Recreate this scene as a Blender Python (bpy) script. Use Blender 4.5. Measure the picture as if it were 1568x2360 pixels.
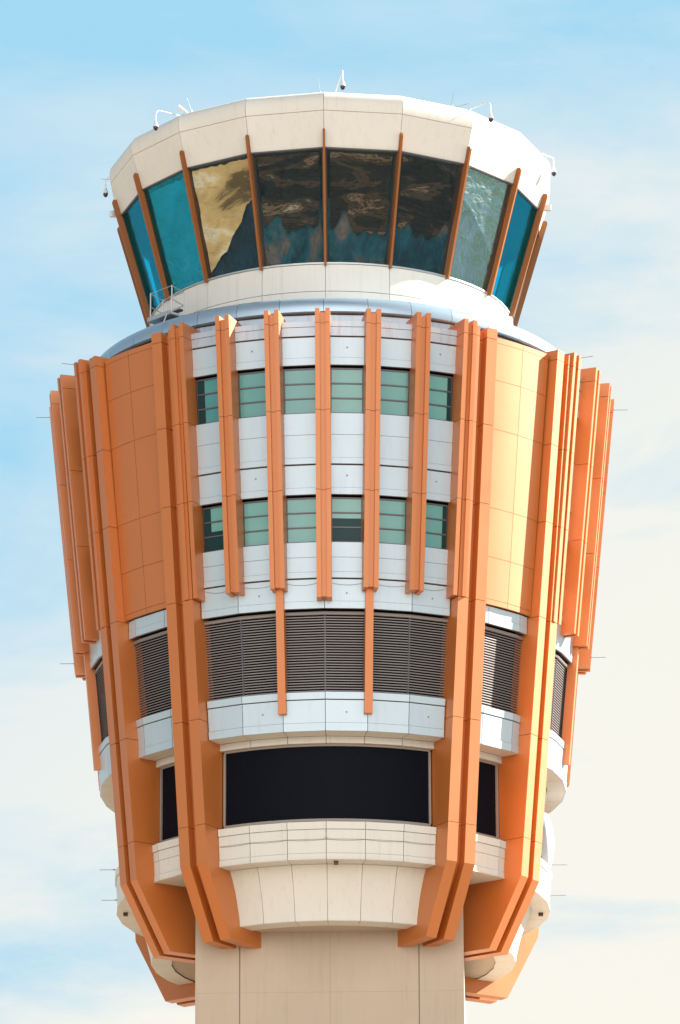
import bpy, math, random
from mathutils import Vector, Matrix, noise
R = math.radians
sin, cos = math.sin, math.cos
random.seed(7)
for o in list(bpy.data.objects):
    bpy.data.objects.remove(o)
SC = bpy.context.scene
COL = SC.collection

# ------------------------------------------------------------------ camera
DIST, ELEV, ROLL = 180.0, R(18.05), R(-0.20)
H0 = DIST * sin(ELEV) + 1.7           # height of the aim point above the ground
cam_d = bpy.data.cameras.new('camera'); cam = bpy.data.objects.new('camera', cam_d); COL.objects.link(cam)
cam_d.sensor_fit = 'VERTICAL'; cam_d.sensor_height = 24.0; cam_d.lens = 12600 / 2360 * 24
cam_d.shift_x = (784 - 765.3) / 2360
cam_d.clip_start = 1.0; cam_d.clip_end = 20000
fw = Vector((0, cos(ELEV), sin(ELEV))); up0 = Vector((0, -sin(ELEV), cos(ELEV))); rt0 = Vector((1, 0, 0))
rt = rt0 * cos(ROLL) + up0 * sin(ROLL); up = up0 * cos(ROLL) - rt0 * sin(ROLL)
m = Matrix((rt, up, -fw)).transposed().to_4x4()
m.translation = Vector((0, 0, H0)) - fw * DIST
cam.matrix_world = m
SC.camera = cam
SC.render.resolution_x, SC.render.resolution_y = 680, 1024

# ------------------------------------------------------------------ sun + sky
SUN_AZ, SUN_EL = R(108), R(34)        # azimuth from the camera side towards the right
sd = Vector((sin(SUN_AZ) * cos(SUN_EL), -cos(SUN_AZ) * cos(SUN_EL), sin(SUN_EL)))
sl = bpy.data.lights.new('sun', 'SUN'); sl.energy = 5.0; sl.angle = R(0.5); sl.color = (1.0, 0.93, 0.83)
so = bpy.data.objects.new('sun', sl); COL.objects.link(so); so.location = sd * 200
so.rotation_euler = (-sd).to_track_quat('-Z', 'Y').to_euler()
W = bpy.data.worlds.new('World'); SC.world = W; W.use_nodes = True
nt = W.node_tree; nt.nodes.clear()
def N(t, ty, **k):
    n = t.nodes.new(ty)
    for a, b in k.items():
        if a in n.inputs: n.inputs[a].default_value = b
        else: setattr(n, a, b)
    return n
out = N(nt, 'ShaderNodeOutputWorld'); bg = N(nt, 'ShaderNodeBackground'); bg.inputs['Strength'].default_value = 0.077
sky = N(nt, 'ShaderNodeTexSky'); sky.sky_type = 'NISHITA'; sky.sun_disc = False
sky.sun_elevation = SUN_EL; sky.sun_rotation = math.atan2(sd.x, sd.y)
sky.air_density = 1.0; sky.dust_density = 0.6; sky.ozone_density = 1.2
tc = N(nt, 'ShaderNodeTexCoord')
mp = N(nt, 'ShaderNodeMapping'); mp.inputs['Scale'].default_value = (7, 7, 20); mp.inputs['Rotation'].default_value = (R(0), R(12), R(0)); mp.inputs['Location'].default_value = (3.3, 1.0, 0.4)
nt.links.new(tc.outputs['Generated'], mp.inputs['Vector'])
n1 = N(nt, 'ShaderNodeTexNoise', Scale=1.0, Detail=8.0, Roughness=0.55, Distortion=0.6)
nt.links.new(mp.outputs[0], n1.inputs['Vector'])
sep = N(nt, 'ShaderNodeSeparateXYZ'); nt.links.new(tc.outputs['Generated'], sep.inputs[0])
def M(t, op, a, b=None, clamp=False):
    n = t.nodes.new('ShaderNodeMath'); n.operation = op; n.use_clamp = clamp
    for i, v in enumerate((a, b)):
        if v is None: continue
        if isinstance(v, (int, float)): n.inputs[i].default_value = v
        else: t.links.new(v, n.inputs[i])
    return n.outputs[0]
# thin high cloud: more of it towards the horizon and towards the sun's side, none overhead
X = M(nt, 'MAXIMUM', M(nt, 'MINIMUM', sep.outputs['X'], 0.10), -0.10)
g = M(nt, 'ADD', M(nt, 'ADD', M(nt, 'MULTIPLY', X, 3.4), M(nt, 'MULTIPLY', sep.outputs['Z'], -4.0)), 1.86)
g = M(nt, 'MINIMUM', M(nt, 'MAXIMUM', g, 0.0), 1.0)
lobe = M(nt, 'POWER', M(nt, 'MAXIMUM', sep.outputs['Y'], 0.0), 2.0)
n2w = N(nt, 'ShaderNodeTexNoise', Scale=2.6, Detail=9.0, Roughness=0.6, Distortion=0.4); nt.links.new(mp.outputs[0], n2w.inputs['Vector'])
cl = M(nt, 'ADD', M(nt, 'MULTIPLY', M(nt, 'SUBTRACT', n1.outputs['Fac'], 0.5), 3.2), M(nt, 'MULTIPLY', M(nt, 'SUBTRACT', n2w.outputs['Fac'], 0.5), 1.3))
wisp = M(nt, 'MULTIPLY', M(nt, 'ADD', g, cl, clamp=True), lobe)
def MIX(f, a_, b_, blend='MIX'):
    q_ = N(nt, 'ShaderNodeMix', data_type='RGBA'); q_.blend_type = blend
    for i, v in ((0, f), (6, a_), (7, b_)):
        if isinstance(v, (int, float)): q_.inputs[i].default_value = v
        elif isinstance(v, tuple): q_.inputs[i].default_value = (*v, 1)
        else: nt.links.new(v, q_.inputs[i])
    return q_.outputs[2]
clear = MIX(1.0, sky.outputs[0], (0.34, 0.37, 0.34), 'MULTIPLY')
veil = MIX(M(nt, 'MULTIPLY', lobe, 1.25, clamp=True), clear, (1.50, 2.78, 3.62))
cloudc = MIX(M(nt, 'MULTIPLY', M(nt, 'SUBTRACT', g, 0.30), 1.7, clamp=True), (2.95, 3.35, 3.55), (3.95, 3.78, 3.38))
allsky = MIX(wisp, veil, cloudc)
# bright lobe added to the unseen sky behind the camera, lighting front faces
front_fill = M(nt, 'POWER', M(nt, 'MAXIMUM', M(nt, 'MULTIPLY', sep.outputs['Y'], -1.0), 0.0), 5.0)
final = MIX(M(nt, 'MULTIPLY', front_fill, 0.95), allsky, (15.0, 14.6, 14.0))
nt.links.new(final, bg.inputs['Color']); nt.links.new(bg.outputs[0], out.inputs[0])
SC.view_settings.view_transform = 'Standard'; SC.view_settings.look = 'None'
SC.view_settings.exposure = 1.7; SC.view_settings.gamma = 1.0; SC.view_settings.use_curve_mapping = False
SC.render.engine = 'CYCLES'
SC.cycles.max_bounces = 8; SC.cycles.diffuse_bounces = 1; SC.cycles.transparent_max_bounces = 16

# ------------------------------------------------------------------ materials
def principled(name, base, rough=0.5, metal=0.0, spec=0.5, coat=0.0):
    mt = bpy.data.materials.new(name); mt.use_nodes = True
    b = mt.node_tree.nodes['Principled BSDF']
    b.inputs['Base Color'].default_value = (*base, 1); b.inputs['Roughness'].default_value = rough
    b.inputs['Metallic'].default_value = metal; b.inputs['Specular IOR Level'].default_value = spec
    b.inputs['Coat Weight'].default_value = coat; b.inputs['Coat Roughness'].default_value = 0.45 if coat > .5 else 0.3; b.inputs['Coat Tint'].default_value = (1.0, 0.88, 0.78, 1) if coat > .5 else (1, 1, 1, 1); b.inputs['Coat IOR'].default_value = 1.72 if coat > .5 else 1.5
    return mt, mt.node_tree, b
def painted(name, base, rough=0.5, metal=0.0, spec=0.5, var=0.10, streak=0.10, coat=0.0, oil=0.0, scale=0.6, dirt=(0.35, 0.27, 0.20)):
    """sheet-metal paint: broad mottling, vertical rain streaks, faint oil-canning"""
    mt, t, b = principled(name, base, rough, metal, spec, coat)
    geo = N(t, 'ShaderNodeTexCoord')
    a = N(t, 'ShaderNodeTexNoise', Scale=scale, Detail=5.0, Roughness=0.6); t.links.new(geo.outputs['Object'], a.inputs['Vector'])
    mpv = N(t, 'ShaderNodeMapping'); mpv.inputs['Scale'].default_value = (6, 6, 0.35); t.links.new(geo.outputs['Object'], mpv.inputs['Vector'])
    s = N(t, 'ShaderNodeTexNoise', Scale=1.2, Detail=4.0, Roughness=0.65); t.links.new(mpv.outputs[0], s.inputs['Vector'])
    v = M(t, 'ADD', M(t, 'MULTIPLY', M(t, 'SUBTRACT', a.outputs['Fac'], 0.5), var * 2), 1.0)
    hs = N(t, 'ShaderNodeHueSaturation'); hs.inputs['Color'].default_value = (*base, 1); t.links.new(v, hs.inputs['Value'])
    mx = N(t, 'ShaderNodeMix', data_type='RGBA'); mx.inputs[7].default_value = (*dirt, 1)
    sf = M(t, 'MULTIPLY', M(t, 'MAXIMUM', M(t, 'SUBTRACT', s.outputs['Fac'], 0.52), 0.0), streak * 8, clamp=True)
    t.links.new(sf, mx.inputs[0]); t.links.new(hs.outputs[0], mx.inputs[6]); t.links.new(mx.outputs[2], b.inputs['Base Color'])
    t.links.new(M(t, 'ADD', M(t, 'MULTIPLY', a.outputs['Fac'], 0.2), rough - 0.1), b.inputs['Roughness'])
    if oil:
        o2 = N(t, 'ShaderNodeTexNoise', Scale=1.3, Detail=2.0); t.links.new(geo.outputs['Object'], o2.inputs['Vector'])
        bp = N(t, 'ShaderNodeBump', Strength=oil, Distance=0.05); t.links.new(o2.outputs['Fac'], bp.inputs['Height']); t.links.new(bp.outputs[0], b.inputs['Normal'])
    return mt
MAT = {}
MAT['orange'] = painted('orange_panel', (0.61, 0.200, 0.030), 0.46, metal=0.3, spec=0.3, coat=1.0, var=0.08, streak=0.03, oil=0.05, dirt=(0.56, 0.19, 0.05))
MAT['mullion'] = painted('mullion_paint', (0.33, 0.11, 0.028), 0.5, spec=0.3, var=0.08, streak=0.05, dirt=(0.15, 0.05, 0.02))
MAT['white'] = painted('pale_panel', (0.54, 0.66, 0.75), 0.38, metal=0.3, spec=0.5, var=0.05, streak=0.09, oil=0.06, coat=0.2, dirt=(0.40, 0.36, 0.34))
MAT['stained'] = painted('stained_panel', (0.50, 0.58, 0.67), 0.38, metal=0.3, spec=0.5, var=0.09, streak=0.22, oil=0.06, coat=0.2, dirt=(0.34, 0.22, 0.20))
MAT['cream'] = painted('cream_panel', (0.77, 0.755, 0.70), 0.45, spec=0.4, var=0.06, streak=0.11, oil=0.05, dirt=(0.48, 0.38, 0.30))
MAT['ring'] = painted('roof_metal', (0.42, 0.56, 0.68), 0.30, metal=0.45, spec=0.6, var=0.04, streak=0.0)
MAT['concrete'] = painted('shaft_render', (0.57, 0.47, 0.37), 0.85, spec=0.2, var=0.12, streak=0.14, scale=0.5, dirt=(0.34, 0.28, 0.22))
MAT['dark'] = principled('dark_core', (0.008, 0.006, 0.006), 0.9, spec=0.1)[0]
MAT['seam'] = principled('seam_backing', (0.10, 0.06, 0.045), 0.8)[0]
MAT['interior'] = principled('cab_interior', (0.035, 0.027, 0.024), 0.7)[0]
MAT['frame'] = principled('window_frame', (0.13, 0.12, 0.14), 0.4, metal=0.4)[0]
MAT['slat'] = painted('louvre_slat', (0.27, 0.25, 0.25), 0.45, metal=0.2, var=0.06, streak=0.05)
MAT['rod'] = principled('dull_rod', (0.20, 0.24, 0.30), 0.5, metal=0.3)[0]
MAT['galv'] = principled('galvanised_steel', (0.55, 0.57, 0.58), 0.4, metal=0.6)[0]
MAT['screenframe'] = painted('screen_frame', (0.34, 0.29, 0.26), 0.5, var=0.15, streak=0.15)
MAT['whitepaint'] = principled('white_paint', (0.82, 0.82, 0.80), 0.35)[0]
MAT['dome'] = principled('smoked_dome', (0.01, 0.012, 0.05), 0.08, spec=0.8)[0]
MAT['cable'] = principled('copper_cable', (0.20, 0.17, 0.15), 0.5)[0]
MAT['joint'] = principled('mastic_joint', (0.40, 0.32, 0.24), 0.8)[0]
MAT['dish'] = painted('dish_cover', (0.52, 0.58, 0.64), 0.5, var=0.04, streak=0.02)
MAT['brown'] = principled('brown_metal', (0.10, 0.05, 0.03), 0.5)[0]

def screen_material():
    mt, t, b = principled('dark_mesh_screen', (0.010, 0.013, 0.022), 0.45, spec=0.05)
    g_ = N(t, 'ShaderNodeTexCoord')
    n_ = N(t, 'ShaderNodeTexNoise', Scale=90.0, Detail=2.0); t.links.new(g_.outputs['Object'], n_.inputs['Vector'])
    cr = N(t, 'ShaderNodeValToRGB'); cr.color_ramp.elements[0].color = (0.002, 0.002, 0.004, 1); cr.color_ramp.elements[1].color = (0.008, 0.011, 0.020, 1)
    cr.color_ramp.elements[0].position = 0.35; cr.color_ramp.elements[1].position = 0.7
    t.links.new(n_.outputs['Fac'], cr.inputs[0]); t.links.new(cr.outputs[0], b.inputs['Base Color'])
    return mt
MAT['screen'] = screen_material()

def glass_material(name, tint, extra, dfac, bump, fk=0.8):
    mt = bpy.data.materials.new(name); mt.use_nodes = True; t = mt.node_tree; t.nodes.clear()
    o = N(t, 'ShaderNodeOutputMaterial')
    tr = N(t, 'ShaderNodeBsdfTransparent'); tr.inputs[0].default_value = (*tint, 1)
    gl = N(t, 'ShaderNodeBsdfGlossy'); gl.inputs['Roughness'].default_value = 0.02; gl.inputs['Color'].default_value = (0.45, 0.80, 1.0, 1)
    df = N(t, 'ShaderNodeBsdfDiffuse'); df.inputs[0].default_value = (0.0, 0.14, 0.20, 1)
    g_ = N(t, 'ShaderNodeTexCoord')
    mp_ = N(t, 'ShaderNodeMapping'); mp_.inputs['Scale'].default_value = (1, 1, 0.5); t.links.new(g_.outputs['Object'], mp_.inputs['Vector'])
    n_ = N(t, 'ShaderNodeTexNoise', Scale=0.9, Detail=4.0, Distortion=1.6); t.links.new(mp_.outputs[0], n_.inputs['Vector'])
    bp = N(t, 'ShaderNodeBump', Strength=bump, Distance=0.12); t.links.new(n_.outputs['Fac'], bp.inputs['Height']); t.links.new(bp.outputs[0], gl.inputs['Normal'])
    fr = N(t, 'ShaderNodeFresnel', IOR=1.6)
    m1 = N(t, 'ShaderNodeMixShader'); t.links.new(M(t, 'ADD', M(t, 'MULTIPLY', fr.outputs[0], fk), extra, clamp=True), m1.inputs[0])
    m2 = N(t, 'ShaderNodeMixShader'); m2.inputs[0].default_value = dfac
    t.links.new(tr.outputs[0], m2.inputs[1]); t.links.new(df.outputs[0], m2.inputs[2])
    t.links.new(m2.outputs[0], m1.inputs[1]); t.links.new(gl.outputs[0], m1.inputs[2]); t.links.new(m1.outputs[0], o.inputs[0])
    return mt
MAT['glass'] = glass_material('teal_tinted_glass', (0.08, 0.92, 1.0), 0.0, 0.02, 0.12, 0.3)
MAT['glass_mid'] = glass_material('mid_teal_glass', (0.30, 0.88, 0.95), 0.0, 0.02, 0.2, 0.5)
MAT['glass_clear'] = glass_material('lightly_tinted_glass', (0.95, 0.95, 0.92), 0.0, 0.0, 0.25, 0.35)

def reflection_film_material(name, stops, scale, metal, rough, seed, scv=(0.5, 0.5, 1.0)):
    """crinkled shade film; reflections in the glass are painted into its colours"""
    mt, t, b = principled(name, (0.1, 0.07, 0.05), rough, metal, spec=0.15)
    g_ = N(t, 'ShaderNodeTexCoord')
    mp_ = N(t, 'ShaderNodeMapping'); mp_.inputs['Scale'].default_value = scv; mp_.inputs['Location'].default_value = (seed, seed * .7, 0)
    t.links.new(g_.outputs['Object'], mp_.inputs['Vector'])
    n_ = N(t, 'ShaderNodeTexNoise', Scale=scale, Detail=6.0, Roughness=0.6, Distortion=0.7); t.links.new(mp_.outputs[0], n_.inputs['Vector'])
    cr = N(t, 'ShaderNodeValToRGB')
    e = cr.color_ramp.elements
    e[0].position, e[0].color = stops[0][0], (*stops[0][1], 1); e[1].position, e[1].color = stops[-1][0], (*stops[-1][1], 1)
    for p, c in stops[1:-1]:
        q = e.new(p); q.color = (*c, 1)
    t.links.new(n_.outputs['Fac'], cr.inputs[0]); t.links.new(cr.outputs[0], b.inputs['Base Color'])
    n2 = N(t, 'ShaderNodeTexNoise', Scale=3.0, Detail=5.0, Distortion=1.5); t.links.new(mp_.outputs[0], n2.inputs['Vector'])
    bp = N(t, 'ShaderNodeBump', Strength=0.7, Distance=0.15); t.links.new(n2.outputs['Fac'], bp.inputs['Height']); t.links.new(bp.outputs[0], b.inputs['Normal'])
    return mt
MAT['reflection_tan'] = reflection_film_material('tan_reflection_film', [(0.36, (0.16, 0.10, 0.03)), (0.42, (0.62, 0.44, 0.20)), (0.55, (0.85, 0.62, 0.30)), (0.62, (0.95, 0.88, 0.72)), (0.70, (0.75, 0.55, 0.28))], 0.8, 0.0, 0.35, 2.0)  # tan reflection of a sunlit building, painted as colour
MAT['reflection_dark'] = reflection_film_material('dark_reflection_film', [(0.40, (0.004, 0.001, 0.001)), (0.50, (0.010, 0.005, 0.004)), (0.53, (0.07, 0.04, 0.026)), (0.565, (0.015, 0.008, 0.006)), (0.60, (0.24, 0.155, 0.10)), (0.625, (0.03, 0.018, 0.012)), (0.66, (0.48, 0.40, 0.31)), (0.70, (0.04, 0.025, 0.02))], 1.0, 0.0, 0.4, 5.0, (0.45, 0.45, 1.5))  # pale stops are painted highlight streaks of the reflection
MAT['reflection_grey'] = reflection_film_material('grey_reflection_film', [(0.35, (0.05, 0.11, 0.16)), (0.55, (0.065, 0.13, 0.18)), (0.7, (0.09, 0.15, 0.20))], 0.5, 0.0, 0.4, 1.0)
MAT['reflection_teal'] = reflection_film_material('teal_reflection_film', [(0.36, (0.0, 0.035, 0.07)), (0.48, (0.0, 0.07, 0.12)), (0.54, (0.01, 0.10, 0.16)), (0.60, (0.11, 0.095, 0.10)), (0.66, (0.17, 0.15, 0.155)), (0.72, (0.05, 0.10, 0.15))], 1.2, 0.0, 0.35, 9.0, (1.0, 1.0, 0.5))

MAT['film_pale'] = reflection_film_material('pale_film', [(0.35, (0.38, 0.42, 0.46)), (0.50, (0.55, 0.56, 0.60)), (0.62, (0.66, 0.66, 0.66))], 0.5, 0.0, 0.4, 1.0)
MAT['reflection_blue'] = reflection_film_material('blue_reflection_film', [(0.36, (0.0, 0.015, 0.045)), (0.50, (0.0, 0.027, 0.075)), (0.58, (0.0, 0.035, 0.09)), (0.64, (0.04, 0.05, 0.065)), (0.72, (0.06, 0.06, 0.07))], 1.3, 0.0, 0.4, 3.0, (1.0, 1.0, 0.35))
def pane_material():
    mt, t, b = principled('green_window_glass', (0.10, 0.30, 0.27), 0.08, spec=0.7)
    oi = N(t, 'ShaderNodeObjectInfo')
    g_ = N(t, 'ShaderNodeTexCoord')
    n_ = N(t, 'ShaderNodeTexNoise', Scale=0.8, Detail=3.0); t.links.new(g_.outputs['Object'], n_.inputs['Vector'])
    cr = N(t, 'ShaderNodeValToRGB'); cr.color_ramp.elements[0].color = (0.0, 0.22, 0.26, 1); cr.color_ramp.elements[1].color = (0.16, 0.44, 0.41, 1)
    cr.color_ramp.elements[0].position = 0.05; cr.color_ramp.elements[1].position = 0.75
    t.links.new(M(t, 'ADD', M(t, 'MULTIPLY', oi.outputs['Random'], 0.75), M(t, 'MULTIPLY', n_.outputs['Fac'], 0.45)), cr.inputs[0])
    t.links.new(cr.outputs[0], b.inputs['Base Color'])
    return mt
MAT['pane'] = pane_material()
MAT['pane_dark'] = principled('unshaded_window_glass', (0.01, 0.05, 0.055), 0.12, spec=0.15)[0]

# ------------------------------------------------------------------ mesh helpers
PHI = -1.707
class MB:
    def __init__(s): s.v, s.f = [], []
    def add(s, vs, fs):
        n = len(s.v); s.v += [tuple(v) for v in vs]; s.f += [tuple(n + i for i in f) for f in fs]
    def build(s, name, mat, parent=None, smooth=None, label=None):
        me = bpy.data.meshes.new(name); me.from_pydata(s.v, [], s.f); me.validate(); me.update()
        import bmesh
        bm = bmesh.new(); bm.from_mesh(me); bmesh.ops.recalc_face_normals(bm, faces=bm.faces); bm.to_mesh(me); bm.free()
        me.materials.append(MAT[mat] if isinstance(mat, str) else mat)
        o = bpy.data.objects.new(name, me); COL.objects.link(o)
        if parent: o.parent = parent
        if smooth:
            me.polygons.foreach_set('use_smooth', [True] * len(me.polygons)); me.set_sharp_from_angle(angle=R(smooth))
        if label: o['label'] = label
        return o
def PT(az, t, r, z):
    a = R(az + PHI)
    return (r * sin(a) + t * cos(a), -r * cos(a) + t * sin(a), z + H0)
def rprism(mb, az, t0, t1, poly):
    """poly of (r,z) points extruded sideways from t0 to t1 in the radial plane at azimuth az"""
    n = len(poly)
    vs = [PT(az, t0, r, z) for r, z in poly] + [PT(az, t1, r, z) for r, z in poly]
    fs = [tuple(range(n)), tuple(range(2 * n - 1, n - 1, -1))] + [(i, (i + 1) % n, n + (i + 1) % n, n + i) for i in range(n)]
    mb.add(vs, fs)
def sweep(mb, azs, prof, grid=10.0, off=0.0, round_=False, caps=True, closed=True):
    """closed (r,z) profile swept along the facets of a polygon whose corners sit at off + k*grid"""
    rings = []
    for az in azs:
        c = (math.floor((az - off) / grid + 1e-6)) * grid + off + grid / 2
        if az == azs[-1] and abs(((az - off) / grid) - round((az - off) / grid)) < 1e-6: c = az - grid / 2
        k = 1.0 if round_ else cos(R(grid / 2)) / cos(R(az - c))
        rings.append([PT(az, 0, r * k, z) for r, z in prof])
    n = len(prof); base = []
    for rg in rings: base += rg
    fs = []
    for i in range(len(azs) - 1):
        for j in range(n if closed else n - 1):
            fs.append((i * n + j, i * n + (j + 1) % n, (i + 1) * n + (j + 1) % n, (i + 1) * n + j))
    if caps and closed:
        fs.append(tuple(range(n))); fs.append(tuple((len(azs) - 1) * n + j for j in range(n)))
    mb.add(base, fs)
def tube(mb, pts, rad, seg=8):
    pts = [Vector(p) for p in pts]; n = len(pts); vs = []
    for i, p in enumerate(pts):
        d = (pts[min(i + 1, n - 1)] - pts[max(i - 1, 0)]).normalized()
        a = d.orthogonal().normalized() if i == 0 else (u - d * u.dot(d)).normalized()
        u = a; b = d.cross(a)
        rr = rad[i] if isinstance(rad, (list, tuple)) else rad
        vs += [p + (a * cos(2 * math.pi * k / seg) + b * sin(2 * math.pi * k / seg)) * rr for k in range(seg)]
    fs = [(i * seg + k, i * seg + (k + 1) % seg, (i + 1) * seg + (k + 1) % seg, (i + 1) * seg + k) for i in range(n - 1) for k in range(seg)]
    fs += [tuple(range(seg)), tuple((n - 1) * seg + k for k in range(seg))]
    mb.add(vs, fs)
def lathe(mb, c, prof, seg=20, axis='z', rot=None):
    """closed-of-revolution: prof (rad, h)"""
    c = Vector(c); vs = []
    for r, h in prof:
        for k in range(seg):
            a = 2 * math.pi * k / seg
            v = Vector((r * cos(a), r * sin(a), h))
            if rot: v = rot @ v
            vs.append(c + v)
    n = len(prof)
    fs = [(i * seg + k, i * seg + (k + 1) % seg, (i + 1) * seg + (k + 1) % seg, (i + 1) * seg + k) for i in range(n - 1) for k in range(seg)]
    fs += [tuple(range(seg)), tuple((n - 1) * seg + k for k in range(seg))]
    mb.add(vs, fs)
def thing(name, label, cat, loc, group=None):
    o = bpy.data.objects.new(name, None); COL.objects.link(o); o.location = loc; o.empty_display_size = 0.3
    o['label'] = label; o['category'] = cat
    if group: o['group'] = group
    return o
def child(mb, name, mat, root, **k):
    """part given in world coordinates, stored relative to its thing"""
    L = root.location; mb.v = [(x - L[0], y - L[1], z - L[2]) for x, y, z in mb.v]
    return mb.build(name, mat, root, **k)

# ------------------------------------------------------------------ ground (seen only in reflections, lights the tower from below)
def ground():
    mt, t, b = principled('desert_airfield', (0.3, 0.25, 0.2), 0.9)
    g_ = N(t, 'ShaderNodeTexCoord')
    v = N(t, 'ShaderNodeTexVoronoi', Scale=0.011); t.links.new(g_.outputs['Object'], v.inputs['Vector'])
    v.distance = 'CHEBYCHEV'
    cr = N(t, 'ShaderNodeValToRGB'); cr.color_ramp.interpolation = 'CONSTANT'
    e = cr.color_ramp.elements; e[0].position = 0; e[0].color = (0.27, 0.205, 0.145, 1); e[1].position = 0.42; e[1].color = (0.13, 0.115, 0.105, 1)
    for p, c in ((0.55, (0.32, 0.28, 0.22)), (0.72, (0.28, 0.21, 0.145)), (0.86, (0.20, 0.21, 0.22))):
        q = e.new(p); q.color = (*c, 1)
    sp = N(t, 'ShaderNodeSeparateColor'); t.links.new(v.outputs['Color'], sp.inputs[0]); t.links.new(sp.outputs[0], cr.inputs[0])
    n_ = N(t, 'ShaderNodeTexNoise', Scale=0.05, Detail=8.0); t.links.new(g_.outputs['Object'], n_.inputs['Vector'])
    hs = N(t, 'ShaderNodeHueSaturation'); t.links.new(cr.outputs[0], hs.inputs['Color']); t.links.new(M(t, 'ADD', M(t, 'MULTIPLY', n_.outputs['Fac'], 0.6), 0.7), hs.inputs['Value'])
    t.links.new(hs.outputs[0], b.inputs['Base Color'])
    mb = MB(); S = 9000; mb.add([(-S, -S, 0), (S, -S, 0), (S, S, 0), (-S, S, 0)], [(0, 1, 2, 3)])
    o = mb.build('ground', mt); o['kind'] = 'structure'
ground()

# ------------------------------------------------------------------ the tower
T = thing('control_tower', 'tall airport control tower with flared orange finned head and glass cab', 'control tower', (0, 0, 0))
rw = lambda z: 8.88 - 0.1 * (3.72 - z)
rf = lambda z: 9.36 - 0.104 * (3.72 - z)
ra = lambda z: 9.26 - 0.0995 * (3.60 - z)
r45 = lambda z: 8.96 - 0.102 * (3.47 - z)
GAP = 0.012
BAYS = (0, 90, -90, 180)

# shaft: square, with vertical reveals and lift joints
def shaft():
    h = 4.20; mb = MB()
    zs = [-H0 + 0.0] + [-17.13 - 4.2 * k for k in range(9, 0, -1)] + [-17.13, -12.0]
    cuts = [-h, -2.81, 0.03, 2.80, h]
    for s in range(4):
        for i in range(len(zs) - 1):
            for j in range(4):
                g0 = 0.0 if j == 0 else (0.018 if j in (1, 3) else 0.002); g1 = 0.0 if j == 3 else (0.018 if j in (0, 2) else 0.002)
                t0, t1 = cuts[j] + g0, cuts[j + 1] - g1
                z0, z1 = zs[i] + 0.0015, zs[i + 1] - 0.0015
                a = 90 * s
                # mitred slab so neighbouring sides never overlap
                i0 = 0.25 if j == 0 else 0; i1 = 0.25 if j == 3 else 0
                vs = [PT(a, t0, h, z0), PT(a, t1, h, z0), PT(a, t1 - i1, h - .25, z0), PT(a, t0 + i0, h - .25, z0),
                      PT(a, t0, h, z1), PT(a, t1, h, z1), PT(a, t1 - i1, h - .25, z1), PT(a, t0 + i0, h - .25, z1)]
                mb.add(vs, [(0, 1, 2, 3), (4, 5, 6, 7), (0, 1, 5, 4), (1, 2, 6, 5), (2, 3, 7, 6), (3, 0, 4, 7)])
    o = mb.build('shaft', 'concrete', T)
    mb = MB(); k = h - 0.035
    vs = [PT(a, 0, k * 1.41421, z) for z in (-H0 + 0.1, -12.1) for a in (45, 135, 225, 315)]
    mb.add(vs, [(0, 1, 2, 3), (4, 5, 6, 7), (0, 1, 5, 4), (1, 2, 6, 5), (2, 3, 7, 6), (3, 0, 4, 7)])
    mb.build('shaft_joint', 'joint', o)
shaft()

# dark core behind the cladding
mb = MB()
sweep(mb, [i * 10 for i in range(37)], [(0.5, 3.25), (rw(3.2) - .42, 3.25), (rw(-9.5) - .42, -9.5), (6.55, -9.52), (6.55, -12.3), (6.45, -13.40), (4.6, -13.5), (0.5, -13.5)], caps=False)
mb.build('core', 'dark', T)

def segs(c, half):
    """azimuths of a bay with facet corners every 10 degrees"""
    s = [c - half] + [a for a in range(int(math.ceil((c - half) / 10.0)) * 10, int(c + half) + 1, 10) if c - half + .05 < a < c + half - .05] + [c + half]
    return s
def cladding(mb, azs, rows, thick=0.06, vg=0.07):
    """rows: (z_top, z_bottom, radius offset) laid on the wall radius; a gap is left round each sheet"""
    for i in range(len(azs) - 1):
        a0, a1 = azs[i] + vg, azs[i + 1] - vg
        for zt, zb, fo in rows:
            ft = fo if callable(fo) else (lambda z, d=fo: rw(z) + d)
            zt_, zb_ = zt - GAP / 2, zb + GAP / 2
            c = (azs[i] + azs[i + 1]) / 2; gc = math.floor(c / 10.0) * 10 + 5
            prof = [(ft(zt_), zt_), (ft(zb_), zb_), (ft(zb_) - thick, zb_), (ft(zt_) - thick, zt_)]
            vs = []
            for a in (a0, a1):
                k = cos(R(5)) / cos(R(a - gc))
                vs += [PT(a, 0, r * k, z) for r, z in prof]
            mb.add(vs, [(0, 1, 2, 3), (4, 5, 6, 7), (0, 1, 5, 4), (1, 2, 6, 5), (2, 3, 7, 6), (3, 0, 4, 7)])
def backing(mb, azs, zt, zb, d=0.045, th=0.1, fn=rw):
    sweep(mb, azs, [(fn(zt) - d, zt), (fn(zb) - d, zb), (fn(zb) - d - th, zb), (fn(zt) - d - th, zt)])

def slats(mb, azs, z0, z1, n, r0):
    p = (z0 - z1) / n
    for i in range(n):
        z = z0 - p * (i + .5); r = r0 - 0.1 * (z0 - z)
        sweep(mb, azs, [(r, z - .018), (r, z + .012), (r - .035, z + .03), (r - .035, z + .012)])

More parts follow.
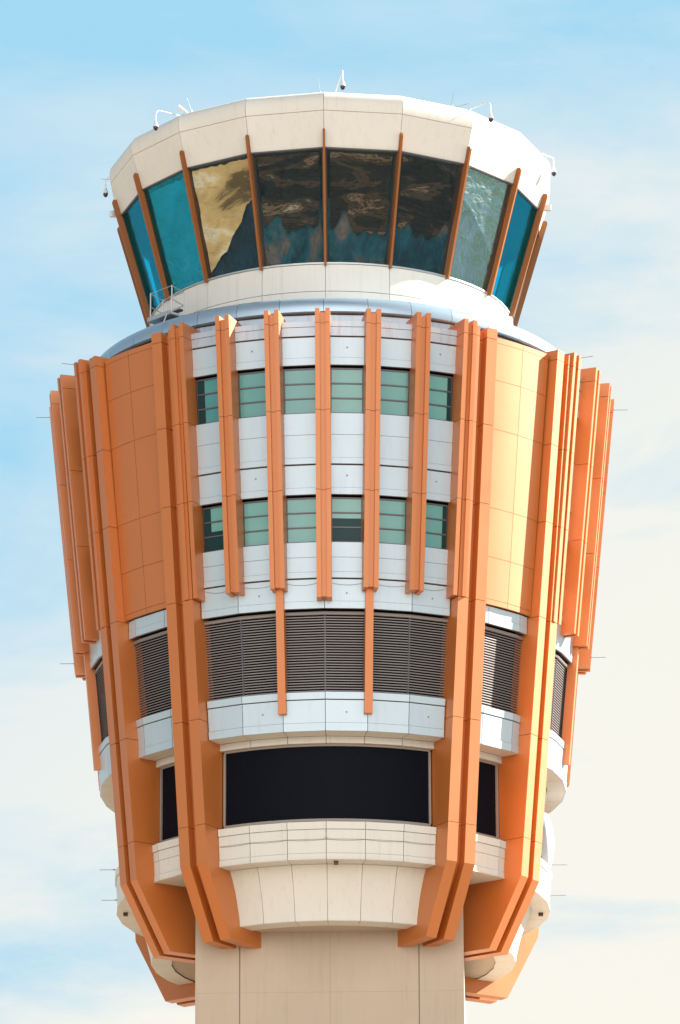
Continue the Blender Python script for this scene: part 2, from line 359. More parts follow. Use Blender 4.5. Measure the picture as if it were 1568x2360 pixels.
for bay in BAYS:
    F = [bay + a for a in (-30, -20, -10, 0, 10, 20, 30)]
    hid = bay == 180
    # upper wall: pale sheets between the fins, in storeys
    walls = []
    for rows, (bt, bb) in (([(2.95, 2.29, 0), (2.29, 2.05, .02)], (3.45, 2.07)),
                 ([(0.50, -.19, 0), (-.19, -.93, 0), (-.93, -1.13, .02), (-1.17, -1.89, 0), (-1.89, -2.11, .02)], (.48, -2.09)),
                 ([(-3.63, -4.11, 0), (-4.11, -4.58, 0), (-4.58, -4.77, .02)], (-3.65, -4.8))):
        mb = MB(); cladding(mb, F, rows); walls.append(mb.build('wall_band', 'white', T))
        mb = MB(); backing(mb, F, bt, bb); mb.build('joint_backing', 'seam', walls[-1])
    wall = walls[0]
    mb = MB(); cladding(mb, F, [(3.47, 3.28, .03), (3.28, 2.99, .015)]); mb.build('coping', 'stained', wall)
    # windows of two storeys, one between each pair of fins
    for lev, (zt, zb) in enumerate(((2.05, .50), (-2.11, -3.63))):
        for i in range(6):
            c = (F[i] + F[i + 1]) / 2
            kk = cos(R(5)); w = 0.525 if lev == 0 else 0.50
            f = lambda z: (rw(z) * kk - 0.14)
            ztt, zbb = zt - .05, zb + .02
            mb = MB(); fr = .045
            def bar(t0, t1, a, b, d=0.0):
                rprism(mb, c, t0, t1, [(f(a) + d, a), (f(b) + d, b), (f(b) - .07, b), (f(a) - .07, a)])
            bar(-w, w, ztt, ztt - fr); bar(-w, w, zbb + fr, zbb)
            bar(-w, -w + fr, ztt - fr, zbb + fr); bar(w - fr, w, ztt - fr, zbb + fr)
            h3 = (ztt - zbb - fr) / 3
            for q in (1, 2): bar(-w + fr, w - fr, ztt - q * h3 - .0, ztt - q * h3 - .042, 0.004)
            win = mb.build('window', 'frame', T)
            mb = MB(); rprism(mb, c, -w + .01, w - .01, [(f(ztt) - .03, ztt - .01), (f(zbb) - .03, zbb + .01), (f(zbb) - .05, zbb + .01), (f(ztt) - .05, ztt - .01)])
            mb.build('pane', 'pane', win)
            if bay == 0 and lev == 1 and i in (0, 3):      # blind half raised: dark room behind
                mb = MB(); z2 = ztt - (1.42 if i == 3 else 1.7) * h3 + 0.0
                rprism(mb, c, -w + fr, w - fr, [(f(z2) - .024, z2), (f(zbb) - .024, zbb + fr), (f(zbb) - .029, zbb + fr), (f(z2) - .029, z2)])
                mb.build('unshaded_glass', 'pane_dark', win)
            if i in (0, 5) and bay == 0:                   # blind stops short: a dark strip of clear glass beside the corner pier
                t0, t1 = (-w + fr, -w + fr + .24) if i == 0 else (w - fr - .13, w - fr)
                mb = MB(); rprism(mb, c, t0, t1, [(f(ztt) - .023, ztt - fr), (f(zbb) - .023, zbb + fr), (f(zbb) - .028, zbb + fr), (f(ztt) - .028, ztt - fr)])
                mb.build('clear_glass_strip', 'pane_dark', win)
    # deep dark reveals behind the windows
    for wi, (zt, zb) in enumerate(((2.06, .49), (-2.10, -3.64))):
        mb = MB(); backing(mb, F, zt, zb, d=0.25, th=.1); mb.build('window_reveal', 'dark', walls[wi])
    # wide band under the fins, louvres, second band
    azs = segs(bay, 29.4)
    mb = MB(); cladding(mb, azs, [(-4.81, -5.51, 0), (-5.51, -5.74, .02)])
    bnd = mb.build('upper_band', 'white', T)
    mb = MB(); backing(mb, azs, -4.8, -5.72); mb.build('joint_backing', 'seam', bnd)
    mb = MB(); slats(mb, azs, -5.92, -8.34, 29, rw(-5.92) - .17)
    lv = mb.build('louvre', 'slat', T)
    mb = MB(); z = -5.80; sweep(mb, azs, [(rw(z) - .12, z), (rw(z) - .10, z - .05), (rw(z) - .12, z - .1), (rw(z) - .2, z - .1), (rw(z) - .2, z)])
    mb.build('header', 'slat', lv)
    for a in azs[1:-1]:
        mb = MB(); rprism(mb, a, -.018, .018, [(rw(-5.9) - .155, -5.9), (rw(-8.36) - .155, -8.36), (rw(-8.36) - .27, -8.36), (rw(-5.9) - .27, -5.9)])
        mb.build('mullion', 'frame', lv)
    azs = segs(bay, 29.2)
    mb = MB(); cladding(mb, azs, [(-8.37, -8.60, .0), (-8.62, -9.34, -.02), (-9.34, -9.60, .0)])
    bnd = mb.build('middle_band', 'white', T)
    mb = MB(); backing(mb, azs, -8.40, -9.56, d=.07); mb.build('joint_backing', 'seam', bnd)
    mb = MB()
    for i in range(len(azs) - 1):
        sweep(mb, [azs[i] + .06, azs[i + 1] - .06], [(rw(-9.6) - .05, -9.575), (rw(-9.6) - .05, -9.595), (6.93, -9.595), (6.93, -9.575)])
    mb.build('soffit', 'cream', bnd)
    mb = MB()
    for i in range(len(azs) - 1):
        sweep(mb, [azs[i] + .07, azs[i + 1] - .07], [(6.92, -9.6), (6.92, -9.81), (6.7, -9.81), (6.7, -9.6)])
    mb.build('frieze', 'cream', bnd)
    # dark curved mesh screen with a pale edge frame
    azs = segs(bay, 28.4)
    mb = MB(); az2 = [azs[0] + (azs[-1] - azs[0]) * i / 24 for i in range(25)]
    sweep(mb, az2, [(6.74, -9.83), (6.74, -12.25), (6.70, -12.25), (6.70, -9.83)], round_=True)
    scr = mb.build('mesh_screen', 'screen', T, smooth=30)
    mb = MB()
    sweep(mb, az2, [(6.79, -9.82), (6.79, -9.88), (6.74, -9.88), (6.74, -9.82)], round_=True)
    sweep(mb, az2, [(6.79, -12.22), (6.79, -12.30), (6.74, -12.30), (6.74, -12.22)], round_=True)
    for s in (-1, 1):
        rprism(mb, bay + s * 28.3, -.035, .035, [(6.79, -9.88), (6.79, -12.22), (6.74, -12.22), (6.74, -9.88)])
    mb.build('screen_frame', 'screenframe', scr)
    # stepped lower band and bowl
    azs = segs(bay, 29.0)
    r3 = lambda z: 7.02 - 0.075 * (-12.37 - z)
    mb = MB(); cladding(mb, azs, [(-12.37, -12.61, lambda z: r3(z) + .03), (-12.61, -12.92, r3), (-12.92, -13.36, r3), (-13.36, -13.57, lambda z: r3(z) + .02)])
    for i in range(len(azs) - 1):
        sweep(mb, [azs[i] + .06, azs[i + 1] - .06], [(6.98, -13.545), (6.98, -13.562), (6.37, -13.562), (6.37, -13.545)])
        sweep(mb, [azs[i] + .06, azs[i + 1] - .06], [(6.98, -12.39), (6.98, -12.41), (6.60, -12.33), (6.60, -12.31)])
    low = mb.build('lower_band', 'cream', T)
    mb = MB(); sweep(mb, azs, [(r3(-12.4) - .045, -12.42), (r3(-13.5) - .045, -13.53), (6.5, -13.53), (6.5, -12.42)]); mb.build('joint_backing', 'screenframe', low)
    mb = MB()
    bp_ = [(6.38, -13.57), (6.24, -13.85), (6.12, -14.15), (6.02, -14.45), (5.94, -14.75), (5.88, -15.0), (5.85, -15.22)]
    for i in range(len(azs) - 1):
        cc = [azs[i] + .07, azs[i + 1] - .07]
        sweep(mb, cc, bp_ + [(r - .06, z) for r, z in reversed(bp_)])
        sweep(mb, cc, [(5.84, -15.22), (5.84, -15.24), (5.2, -15.24), (5.2, -15.22)])
    bowl = mb.build('bowl', 'cream', T, smooth=25)
    mb = MB(); sweep(mb, azs, [(6.3, -13.57), (5.76, -15.20), (4.2, -15.20), (4.2, -13.57)]); mb.build('bowl_lining', 'concrete', bowl)

# small fittings on the facade
for bay in (0, 90, -90):
    for a, z, f in ((5, 2.62, 0), (25, 2.62, 0), (-15, 2.62, 0), (5, -1.5, 0), (25, -1.5, 0), (-15, -1.5, 0), (5, -5.25, 0), (25, -5.25, 0), (-15, -5.25, 0), (5, -9.0, -.02), (25, -9.0, -.02), (-15, -9.0, -.02)):
        mb = MB(); r = rw(z) * cos(R(5)) + f; rprism(mb, bay + a, -.022, .022, [(r + .02, z + .022), (r + .02, z - .022), (r - .01, z - .022), (r - .01, z + .022)])
        mb.build('anchor_plug', 'screenframe', T)
    mb = MB(); rprism(mb, bay + 2.5, -.07, .07, [(6.75, -13.56), (6.75, -13.66), (6.6, -13.66), (6.6, -13.56)]); mb.build('soffit_lamp', 'brown', T)
# diagonal bays: orange wall with the same bands below
for d in (45, 135, -45, -135):
    azs = [d - 7.9, d, d + 7.9]
    mb = MB()
    zs = [3.47, 3.29, 2.08, .49, -2.06, -3.64, -4.99, -5.16]
    for i in range(2):
        a0, a1 = azs[i] + (.05 if i == 1 else 0), azs[i + 1] - (.05 if i == 0 else 0)
        for j in range(len(zs) - 1):
            zt, zb = zs[j] - GAP / 2, zs[j + 1] + GAP / 2
            sweep(mb, [a0 + (a1 - a0) * q / 4 for q in range(5)], [(r45(zt), zt), (r45(zb), zb), (r45(zb) - .08, zb), (r45(zt) - .08, zt)], round_=True)
    wl = mb.build('curved_wall', 'orange', T, smooth=20)
    mb = MB(); backing(mb, [azs[0], azs[2]], 3.45, -5.13, d=.10, fn=lambda z: r45(z)); mb.build('joint_backing', 'seam', wl)
    azs = segs(d, 7.8)
    mb = MB(); cladding(mb, azs, [(-5.18, -5.51, 0), (-5.51, -5.74, .02)]); b1 = mb.build('upper_band', 'white', T)
    mb = MB(); backing(mb, azs, -5.19, -5.72); mb.build('joint_backing', 'seam', b1)
    mb = MB(); slats(mb, azs, -5.92, -8.34, 29, rw(-5.92) - .17); lv = mb.build('louvre', 'slat', T)
    mb = MB(); z = -5.80; sweep(mb, azs, [(rw(z) - .12, z), (rw(z) - .12, z - .1), (rw(z) - .2, z - .1), (rw(z) - .2, z)]); mb.build('header', 'slat', lv)
    mb = MB(); cladding(mb, azs, [(-8.37, -8.60, .0), (-8.62, -9.34, -.02), (-9.34, -9.60, .0)]); b2 = mb.build('middle_band', 'white', T)
    mb = MB(); backing(mb, azs, -8.40, -9.56, d=.07); mb.build('joint_backing', 'seam', b2)
    mb = MB(); sweep(mb, azs, [(rw(-9.6) - .05, -9.575), (rw(-9.6) - .05, -9.595), (6.93, -9.595), (6.93, -9.575)])
    sweep(mb, azs, [(6.92, -9.6), (6.92, -9.81), (6.7, -9.81), (6.7, -9.6)]); mb.build('soffit', 'cream', b2)
    mb = MB(); sweep(mb, segs(d, 6.6), [(6.74, -9.83), (6.74, -12.25), (6.70, -12.25), (6.70, -9.83)]); scr = mb.build('mesh_screen', 'screen', T)
    mb = MB(); a2 = segs(d, 7.6)
    sweep(mb, a2, [(6.79, -9.82), (6.79, -9.88), (6.74, -9.88), (6.74, -9.82)]); sweep(mb, a2, [(6.79, -12.22), (6.79, -12.30), (6.74, -12.30), (6.74, -12.22)])
    for s in (-1, 1): rprism(mb, d + s * 6.7, -.035, .035, [(6.79, -9.88), (6.79, -12.22), (6.72, -12.22), (6.72, -9.88)])
    mb.build('screen_frame', 'screenframe', scr)
    azs = segs(d, 7.5)
    mb = MB(); cladding(mb, azs, [(-12.37, -12.61, lambda z: r3(z) + .03), (-12.61, -12.92, r3), (-12.92, -13.36, r3), (-13.36, -13.57, lambda z: r3(z) + .02)])
    sweep(mb, azs, [(6.98, -13.545), (6.98, -13.562), (5.6, -13.562), (5.6, -13.545)])
    low = mb.build('lower_band', 'cream', T)
    mb = MB(); sweep(mb, azs, [(r3(-12.4) - .045, -12.42), (r3(-13.5) - .045, -13.53), (6.5, -13.53), (6.5, -12.42)]); mb.build('joint_backing', 'screenframe', low)

# bracket arms: two planks with a slot between, folding in to the shaft
def arm_poly(d, e, zc, zf):
    """outline between heights zc > zf, set back by d"""
    pass
JO = [3.60, 3.27, .46, -2.09, -5.2, -9.01, -12.32]
def arm(mb, az, t0, t1, d):
    for i in range(len(JO) - 1):
        zt, zb = JO[i] - (0 if i == 0 else GAP / 2 + .002), JO[i + 1] + GAP / 2 + .002
        ri = 8.25 if zt > 3.2 and i == 0 else 6.75
        rprism(mb, az, t0, t1, [(ra(zt) - d, zt - (.06 if d and i == 0 else 0)), (ra(zb) - d, zb), (ri, zb), (ri, zt - (.06 if d and i == 0 else 0))])
    zt = -12.32 - GAP / 2
    k = d * .45
    rprism(mb, az, t0, t1, [(ra(zt) - d, zt), (7.56 - d, -13.54 + .15 * d), (6.33 - d * 1.15, -15.71 + d), (4.45, -15.71 + d), (4.45, -13.45), (6.3, -13.3), (6.75, zt)])
ARMS = [c + s * 33.3 for c in (0, 90, 180, 270) for s in (-1, 1)]
for az in ARMS:
    az = (az + 180) % 360 - 180
    mb = MB(); arm(mb, az, -.52, -.135, 0); arm(mb, az, .135, .52, 0)
    a = mb.build('bracket_arm', 'orange', T)
    mb = MB(); arm(mb, az, -.135, .135, .30); mb.build('slot_web', 'orange', a)
    mb = MB()
    for s in (-1, 1):
        rprism(mb, az, s * .33 - .15, s * .33 + .15, [(ra(3.2) - .06, 3.2), (ra(-12.5) - .06, -12.5), (ra(-12.5) - .5, -12.5), (ra(3.2) - .5, 3.2)])
    mb.build('joint_backing', 'seam', a)

# vertical fins
def fin(az, zbot, r_add=0.0):
    mb = MB(); js = [3.72, 3.26, .46, -2.09, zbot]
    js = js[:-1] + [zbot]
    for i in range(len(js) - 1):
        zt, zb = js[i] - (0 if i == 0 else GAP / 2 + .001), js[i + 1] + (0 if i == len(js) - 2 else GAP / 2 + .001)
        for t0, t1 in ((-.235, -.09), (.09, .235)):
            ri = 8.16 if i == 0 else None
            poly = [(rf(zt), zt), (rf(zb), zb), (ri or rw(zb) - .12, zb), (ri or rw(zt) - .12, zt)]
            if i == 0: poly = [(rf(zt), zt), (rf(zb), zb), (8.5, zb), (8.16, 3.42), (8.16, 3.60), (8.3, zt)]
            rprism(mb, az, t0, t1, poly)
        d = .085; top = .12 if i == 0 else 0
        rprism(mb, az, -.09, .09, [(rf(zt) - d, zt - top), (rf(zb) - d, zb + (.05 if i == len(js) - 2 else 0)), (rw(zb) - .12 if i else 8.4, zb + (.05 if i == len(js) - 2 else 0)), (rw(zt) - .12 if i else 8.4, zt - top)])
    f = mb.build('fin', 'orange', T)
    mb = MB(); rprism(mb, az, -.21, .21, [(rf(3.3) - .13, 3.2), (rf(zbot) - .13, zbot + .08), (rw(zbot) - .1, zbot + .08), (rw(3.2) - .1, 3.2)])
    mb.build('joint_backing', 'seam', f)
for bay in BAYS:
    for k in (-30, -20, -10, 0, 10, 20, 30):
        fin(bay + k, -5.52 if k == 0 else -5.19)
    for k in (-10, 10):
        mb = MB(); rb = lambda z: 8.14 - .096 * (-5.2 - z)
        rprism(mb, bay + k, -.125, .125, [(rb(-5.1), -5.1), (rb(-9.07), -9.07), (rb(-9.07) - .30, -9.07), (rb(-5.1) - .30, -5.1)])
        mb.build('slim_fin', 'orange', T)

# ring roof between the finned head and the cab
mb = MB(); rp = [(8.06, 4.02), (8.13, 4.06), (8.15, 4.2), (8.11, 4.38), (8.0, 4.53), (7.85, 4.62), (7.6, 4.70), (7.2, 4.80), (5.9, 5.02), (5.9, 4.0)]
for i in range(36):
    sweep(mb, [i * 10 + .05, i * 10 + 3.33, i * 10 + 6.66, i * 10 + 9.95], rp, round_=True)
ring = mb.build('ring_roof', 'ring', T, smooth=35)
mb = MB()
for i in range(36):
    sweep(mb, [i * 10 + .05, i * 10 + 9.95], [(8.02, 3.98), (8.02, 3.2), (7.9, 3.2), (7.9, 3.98)])
mb.build('ring_upstand', 'stained', ring)
mb = MB(); sweep(mb, [i * 5 for i in range(73)], [(7.86, 4.3), (7.86, 3.3), (5.95, 3.3), (5.95, 4.3)], round_=True, caps=False)
sweep(mb, [i * 5 for i in range(73)], [(8.06, 4.02), (8.06, 3.99), (7.9, 3.99), (7.9, 4.02)], round_=True, caps=False)
mb.build('gutter', 'seam', ring)

# ------------------------------------------------------------------ the cab: 18 sides
A18 = [20 * k for k in range(18)]
mb = MB()
for a in A18:
    for zt, zb in ((6.44, 5.53), (5.51, 4.72)):
        sweep(mb, [a + .07, a + 5, a + 10, a + 15, a + 19.93], [(6.02, zt), (6.02, zb), (5.92, zb), (5.92, zt)], round_=True)
cb = mb.build('cab_base', 'cream', T, smooth=20)
mb = MB(); sweep(mb, [i * 5 for i in range(73)], [(5.975, 6.42), (5.975, 4.7), (5.8, 4.7), (5.8, 6.42)], round_=True, caps=False)
mb.build('joint_backing', 'screenframe', cb)
mb = MB(); sweep(mb, [i * 5 for i in range(73)], [(6.06, 6.45), (6.06, 6.50), (5.7, 6.50), (5.7, 6.45)], round_=True, caps=False)
mb.build('window_sill', 'galv', cb)
# interior
mb = MB(); sweep(mb, [i * 20 for i in range(19)], [(0.2, 10.03), (6.98, 10.03), (7.05, 10.45), (0.2, 10.45)], grid=20, caps=False)
sweep(mb, [i * 20 for i in range(19)], [(0.2, 6.30), (5.85, 6.30), (5.85, 6.40), (0.2, 6.40)], grid=20, caps=False)
sweep(mb, [i * 20 for i in range(19)], [(0.2, 6.41), (1.5, 6.41), (1.5, 10.02), (0.2, 10.02)], grid=20, caps=False)
mb.build('cab_interior', 'interior', T)
mb = MB(); sweep(mb, [i * 20 for i in range(19)], [(5.3, 6.41), (5.3, 7.0), (4.6, 7.15), (4.6, 6.41)], grid=20, caps=False)
mb.build('console_desk', 'interior', T)
KG = (7.05 - 6.02) / (10.06 - 6.48)
rg = lambda z: 6.02 + KG * (z - 6.48)
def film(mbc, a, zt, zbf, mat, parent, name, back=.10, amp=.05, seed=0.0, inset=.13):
    """crinkled sheet hung behind a pane to carry a painted reflection; zbf(u) = height of its ragged lower edge"""
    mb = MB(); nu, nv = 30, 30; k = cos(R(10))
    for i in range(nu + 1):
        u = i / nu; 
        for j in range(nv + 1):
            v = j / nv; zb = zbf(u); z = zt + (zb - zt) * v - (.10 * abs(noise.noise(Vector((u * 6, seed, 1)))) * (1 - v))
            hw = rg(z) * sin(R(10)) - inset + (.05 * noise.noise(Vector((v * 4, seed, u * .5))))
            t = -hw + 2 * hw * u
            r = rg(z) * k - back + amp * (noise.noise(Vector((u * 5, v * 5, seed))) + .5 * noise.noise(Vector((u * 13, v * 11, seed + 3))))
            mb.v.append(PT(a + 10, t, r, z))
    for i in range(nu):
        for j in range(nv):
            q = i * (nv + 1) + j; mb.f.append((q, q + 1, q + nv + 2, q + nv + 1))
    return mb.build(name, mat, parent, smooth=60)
for a in A18:
    kk = 1.0
    mb = MB(); k = cos(R(10))
    vs = []
    for z, dr in ((6.50, 0.0), (10.05, 0.0)):
        hw = rg(z) * sin(R(10)) - .03
        for t, d in ((-hw, 0), (hw, 0), (hw, -.03), (-hw, -.03)):
            vs.append(PT(a + 10, t, rg(z) * k - .02 + d, z))
    mb.add(vs, [(0, 1, 2, 3), (4, 5, 6, 7), (0, 1, 5, 4), (1, 2, 6, 5), (2, 3, 7, 6), (3, 0, 4, 7)])
    c = (a + 10 + 180) % 360 - 180
    pane = mb.build('cab_pane', 'glass_clear' if abs(c) < 35 or c == 50 else ('glass_mid' if c == -50 else 'glass'), T)
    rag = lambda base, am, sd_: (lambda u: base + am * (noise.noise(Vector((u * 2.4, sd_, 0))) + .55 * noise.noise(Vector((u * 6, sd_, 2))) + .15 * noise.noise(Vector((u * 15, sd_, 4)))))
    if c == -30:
        film(None, a, 10.0, lambda u: 6.72 + 2.0 * u ** 1.15 + .25 * noise.noise(Vector((u * 4, 3, 0))) + .06 * noise.noise(Vector((u * 14, 3, 0))), 'reflection_tan', pane, 'painted_reflection_film', seed=1)
        film(None, a, 9.6, lambda u: 6.52, 'reflection_blue', pane, 'painted_reflection_backing', back=.20, seed=2, amp=.03)
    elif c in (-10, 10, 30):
        film(None, a, 10.0, rag({-10: 7.7, 10: 7.6, 30: 7.75}[c], .75, c * 1.3), 'reflection_dark', pane, 'painted_reflection_film', seed=c, inset=.2)
        film(None, a, 8.6, lambda u: 6.52, 'reflection_teal', pane, 'painted_reflection_backing', back=.20, seed=c + 9, amp=.03)  # added sheet that paints the teal reflection below the ragged edge
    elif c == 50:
        film(None, a, 10.0, lambda u: 9.0 - 1.5 * max(0, u - .1) ** 1.3 + .25 * noise.noise(Vector((u * 4, 7, 0))) + .06 * noise.noise(Vector((u * 14, 3, 0))), 'reflection_grey', pane, 'painted_reflection_film', seed=4)
        film(None, a, 9.6, lambda u: 6.52, 'reflection_blue', pane, 'painted_reflection_backing', back=.20, seed=7, amp=.03)
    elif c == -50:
        film(None, a, 9.96, lambda u: 6.52, MAT['reflection_teal2'] if 'reflection_teal2' in MAT else 'film_pale', pane, 'painted_reflection_film', back=.16, seed=8, amp=.03)
    # dark inner jambs
for a in A18:
    mb = MB()
    rprism(mb, a, -.036, .036, [(rg(6.43) - .01, 6.40), (rg(6.43) + .15, 6.37), (7.37, 10.52), (7.34, 10.62), (7.18, 10.62)])
    ml = mb.build('mullion', 'mullion', T)
    mb = MB(); rprism(mb, a, -.075, .075, [(rg(6.5) - .03, 6.51), (rg(10.04) - .03, 10.02), (rg(10.04) - .32, 10.02), (rg(6.5) - .32, 6.51)])
    mb.build('inner_jamb', 'brown', ml)
# fascia with a rolled top edge
fp = [(7.06, 10.10), (7.41, 11.225)]
ft_ = [(7.415, 11.24), (7.46, 11.42), (7.465, 11.58), (7.43, 11.73), (7.35, 11.85), (7.22, 11.94), (7.05, 11.985), (6.6, 12.0)]
mb = MB()
for a in A18:
    cc = [a + .05, a + 19.95]
    sweep(mb, cc, fp + [(r - .06, z) for r, z in reversed(fp)], grid=20)
    sweep(mb, cc, ft_ + [(6.6, 11.9), (7.3, 11.5), (7.35, 11.24)], grid=20)
fa = mb.build('fascia', 'cream', T, smooth=24)
mb = MB(); sweep(mb, [i * 20 for i in range(19)], [(7.0, 10.08), (7.36, 11.22), (7.38, 11.5), (7.2, 11.85), (6.6, 11.95), (6.6, 10.5), (6.9, 10.08)], grid=20, caps=False)
mb.build('joint_backing', 'screenframe', fa)
mb = MB(); sweep(mb, [i * 20 for i in range(19)], [(7.09, 10.09), (7.075, 10.05), (6.99, 10.04), (6.99, 10.09)], grid=20, caps=False)
mb.build('drip_trim', 'frame', fa)
mb = MB(); sweep(mb, [i * 20 for i in range(19)], [(6.62, 11.97), (.2, 12.05), (.2, 11.9), (6.62, 11.9)], grid=20, caps=False)
mb.build('cab_roof', 'cream', T)

# ------------------------------------------------------------------ small fittings that are part of the tower skin
def wire(azs, r, z, sag, parent=T):
    mb = MB()
    for i in range(len(azs) - 1):
        pts = []
        for j in range(9):
            u = j / 8; a = azs[i] + (azs[i + 1] - azs[i]) * u
            c = math.floor(a / 10.0) * 10 + 5
            k = 1.0 if round(a) % 10 == 0 and abs(a - round(a)) < .01 else cos(R(5)) / cos(R(a - c))
            pts.append(PT(a, 0, r * k + .02, z - sag * 4 * u * (1 - u)))
        tube(mb, pts, .0045, 5)
    mb.build('conductor_wire', 'cable', parent)
wire([-28.5, -20, -10, 0, 10, 20, 28.5], rw(-5.0), -4.87, .13)
wire([-28.6, -20, -10, 0, 10, 20, 28.6], r3(-12.95), -12.93, .03)

for a_ in (-84, 84):
    mb = MB(); rprism(mb, a_, -.07, .07, [(7.42, 10.42), (7.40, 10.22), (7.05, 10.22), (7.1, 10.42)]); mb.build('fascia_box', 'galv', T)
# antenna dish on the right-hand bay
D0 = PT(92, 0, 6.85, -11.3)
dish = thing('antenna_dish', 'pale round antenna dish facing sideways on the right flank of the tower', 'antenna', D0)
rot = (Vector(PT(92, 0, 1, 0)) - Vector(PT(92, 0, 0, 0))).to_track_quat('Z', 'Y').to_matrix()
mb = MB(); lathe(mb, D0, [(1.02, -.25), (1.05, -.05), (1.0, .06), (.8, .16), (.5, .24), (.2, .28), (.02, .285)], 32, rot=rot); child(mb, 'dish_cover', 'dish', dish, smooth=40)
mb = MB(); lathe(mb, D0, [(.10, -.9), (.10, -.26)], 12, rot=rot); child(mb, 'mount', 'galv', dish)

# ------------------------------------------------------------------ dome cameras on goose-neck poles round the cab roof
CAMS = [  # az, foot r, tip r, tip z, extra sideways, label
    (-41.5, 7.2, 8.30, 11.22, 'white goose neck pole camera over the left shoulder of the cab roof'),
    (4.6, 7.1, 7.9, 11.86, 'small dome camera above the front centre of the cab roof'),
    (40.2, 7.2, 8.35, 11.27, 'white goose neck pole camera over the right shoulder of the cab roof'),
    (77.0, 7.3, 7.66, 11.20, 'dome camera hanging beside the far right edge of the cab fascia'),
    (-86.0, 7.2, 7.55, 11.15, 'dome camera hanging beside the far left edge of the cab fascia')]
for az, r0, r1, z1, lb in CAMS:
    L = PT(az, 0, r0, 11.93); t = thing('dome_camera', lb, 'camera', L, 'dome cameras round the cab roof')
    zt = z1 + .62; mb = MB()
    pts = [PT(az, 0, r0, 11.93)]
    n = 8; rad = min(.22, (r1 - r0) * .6)
    if az == 4.6: pts = [PT(2.9, 0, 7.1, 11.93)]
    pts.append(PT(az, 0, r1 - rad, zt))
    for i in range(1, n + 1):
        a = R(90) * i / n; pts.append(PT(az, 0, r1 - rad + rad * sin(a), zt - rad * (1 - cos(a))))
    pts.append(PT(az, 0, r1, z1 + .18))
    tube(mb, pts, .017, 8); child(mb, 'pole', 'whitepaint', t, smooth=60)
    mb = MB(); lathe(mb, PT(az, 0, r1, z1), [(.015, .20), (.04, .18), (.062, .10), (.085, .03), (.085, 0)], 16); child(mb, 'housing', 'whitepaint', t, smooth=50)
    mb = MB(); lathe(mb, PT(az, 0, r1, z1), [(.08, 0), (.08, -.05), (.062, -.095), (.03, -.125), (.005, -.135)], 16); child(mb, 'dome', 'dome', t, smooth=60)

# ------------------------------------------------------------------ lightning rods
def rod(p0, p1, lb, rad=.009, mat='rod'):
    t = thing('lightning_rod', lb, 'lightning rod', p0, 'lightning rods on the tower')
    p0, p1 = Vector(p0), Vector(p1); d = (p1 - p0)
    mb = MB(); tube(mb, [p0, p0 + d * .97, p1], [rad, rad, rad * .4], 6); child(mb, 'spike', mat, t)
    mb = MB(); tube(mb, [p0 - d.normalized() * .02, p0 + d.normalized() * .05], .03, 8); child(mb, 'clamp', 'galv', t)
side = {-90: 'left', 90: 'right'}
for s in (-90, 90):
    for z, r, w in ((3.42, 9.3, 'topmost of those sticking out level from the %s silhouette of the finned head'), (-5.1, 8.42, 'at the foot of the last fin on the %s silhouette'),
                    (-12.05, 7.05, 'upper of two beside the kink of the arms on the %s'), (-13.06, 6.98, 'lower of two beside the kink of the arms on the %s')):
        rod(PT(s, 0, r, z), PT(s, 0, r + .5, z), 'thin rod ' + w % side[s])
for s in (-1, 1):
    a = s * 61; rod(PT(a, 0, 9.3, 3.65), PT(a, 0, 9.82, 3.62), 'thin rod at the top of the %s outer pier' % side[90 * s])
rod(PT(0, 0, r3(-12.9) + .03, -12.9), PT(0, 0, 7.45, -12.75), 'short rod pointing out from the middle of the lowest cream band')
RR = [(-1.0, 7.0, 12.0, -1.6, 7.1, 12.5, 'thin rod standing at the front middle of the cab roof'),
      (-38, 7.1, 12.0, -38.6, 7.25, 12.45, 'pale rod rising from the left shoulder of the cab roof'),
      (35.5, 7.1, 12.0, 35.6, 7.2, 12.45, 'thin upright rod on the right shoulder of the cab roof'),
      (36.5, 7.1, 11.95, 40.2, 7.25, 12.15, 'slanting rod beside the pole camera on the right roof shoulder'),
      (-88, 7.35, 11.75, -88, 7.72, 11.78, 'level rod above the far left dome camera'),
      (76, 7.3, 11.75, 80, 7.62, 11.9, 'level rod above the far right dome camera')]
for a0, r0, z0, a1, r1, z1, lb in RR: rod(PT(a0, 0, r0, z0), PT(a1, 0, r1, z1), lb, .008)

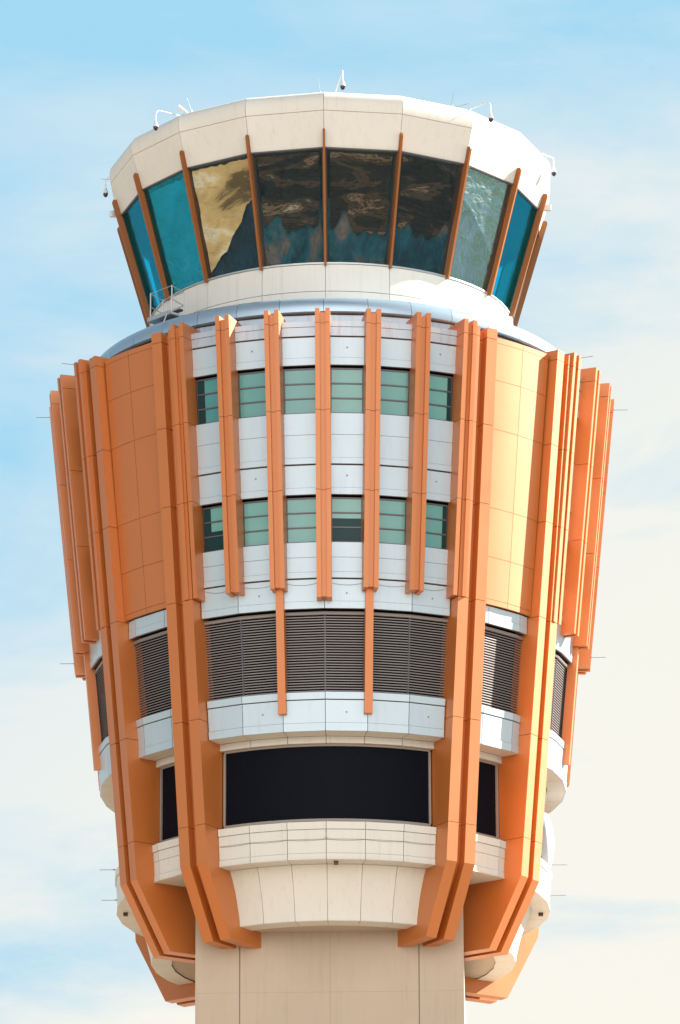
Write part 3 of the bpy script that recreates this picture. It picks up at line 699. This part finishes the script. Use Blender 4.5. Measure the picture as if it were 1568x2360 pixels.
# short floodlight bar on the left shoulder
L = PT(-39.5, 0, 7.1, 12.0)
t = thing('floodlight', 'short white bar lamp tilted over the left shoulder of the cab roof', 'lamp', L)
mb = MB(); tube(mb, [PT(-39.2, 0, 7.15, 11.97), PT(-41.2, 0, 7.30, 12.22)], [.045, .065], 10); child(mb, 'housing', 'whitepaint', t)
mb = MB(); tube(mb, [PT(-39.2, 0, 7.0, 11.9), PT(-39.25, 0, 7.15, 11.97)], .02, 6); child(mb, 'bracket', 'galv', t)

# maintenance landing with rails on the ring roof
PL = -45.0
Z0 = 4.92
root = thing('access_landing', 'galvanised access landing with handrails on the ring roof below the cab glass', 'landing', PT(PL, 0, 7.0, Z0))
mb = MB()
def rail(a, b, rad=.015): tube(mb, [a, b], rad, 6)
q = lambda t, r, z: PT(PL, t, r, Z0 + z)
mbp = MB(); mb = mbp
for t, r in ((-.52, 7.55), (.52, 7.55), (.31, 6.85), (-.72, 6.85)):
    mb = MB(); rail(q(t, r, 0), q(t, r, 1.0), .022); child(mb, 'post', 'galv', root)
for z in (.98, .52):
    mb = MB()
    rail(q(-.52, 7.55, z), q(-.72, 6.85, z)); rail(q(.52, 7.55, z), q(.31, 6.85, z)); rail(q(-.72, 6.85, z), q(.31, 6.85, z))
    child(mb, 'handrail', 'galv', root)
mb = MB(); rail(q(-.52, 7.55, .98), q(.52, 7.55, .98), .012); child(mb, 'gate_bar', 'galv', root)
mb = MB(); rail(q(-.05, 6.85, .05), q(-.05, 6.85, .9), .014); child(mb, 'mid_post', 'galv', root)
mb = MB(); rprism(mb, PL, -.55, .5, [(7.66, Z0 + .12), (7.66, Z0 - .02), (7.62, Z0 - .02), (7.62, Z0 + .12)]); child(mb, 'toe_board', 'galv', root)
mb = MB(); rprism(mb, PL, -.6, .54, [(7.6, Z0 + .08), (7.6, Z0), (6.8, Z0), (6.8, Z0 + .08)]); child(mb, 'deck', 'galv', root)
mb = MB(); rprism(mb, PL, -.35, .28, [(7.0, Z0 + .40), (7.0, Z0 + .36), (6.8, Z0 + .36), (6.8, Z0 + .40)]); child(mb, 'step', 'frame', root)
mb = MB(); rprism(mb, PL, -.3, .35, [(7.2, Z0 + .08), (7.5, Z0 - .35), (7.0, Z0 - .3), (6.7, Z0 + .08)]); child(mb, 'support', 'dark', root)
mb = MB(); rail(q(.3, 7.55, .1), q(1.1, 8.4, -.62), .02); child(mb, 'stay', 'whitepaint', root)
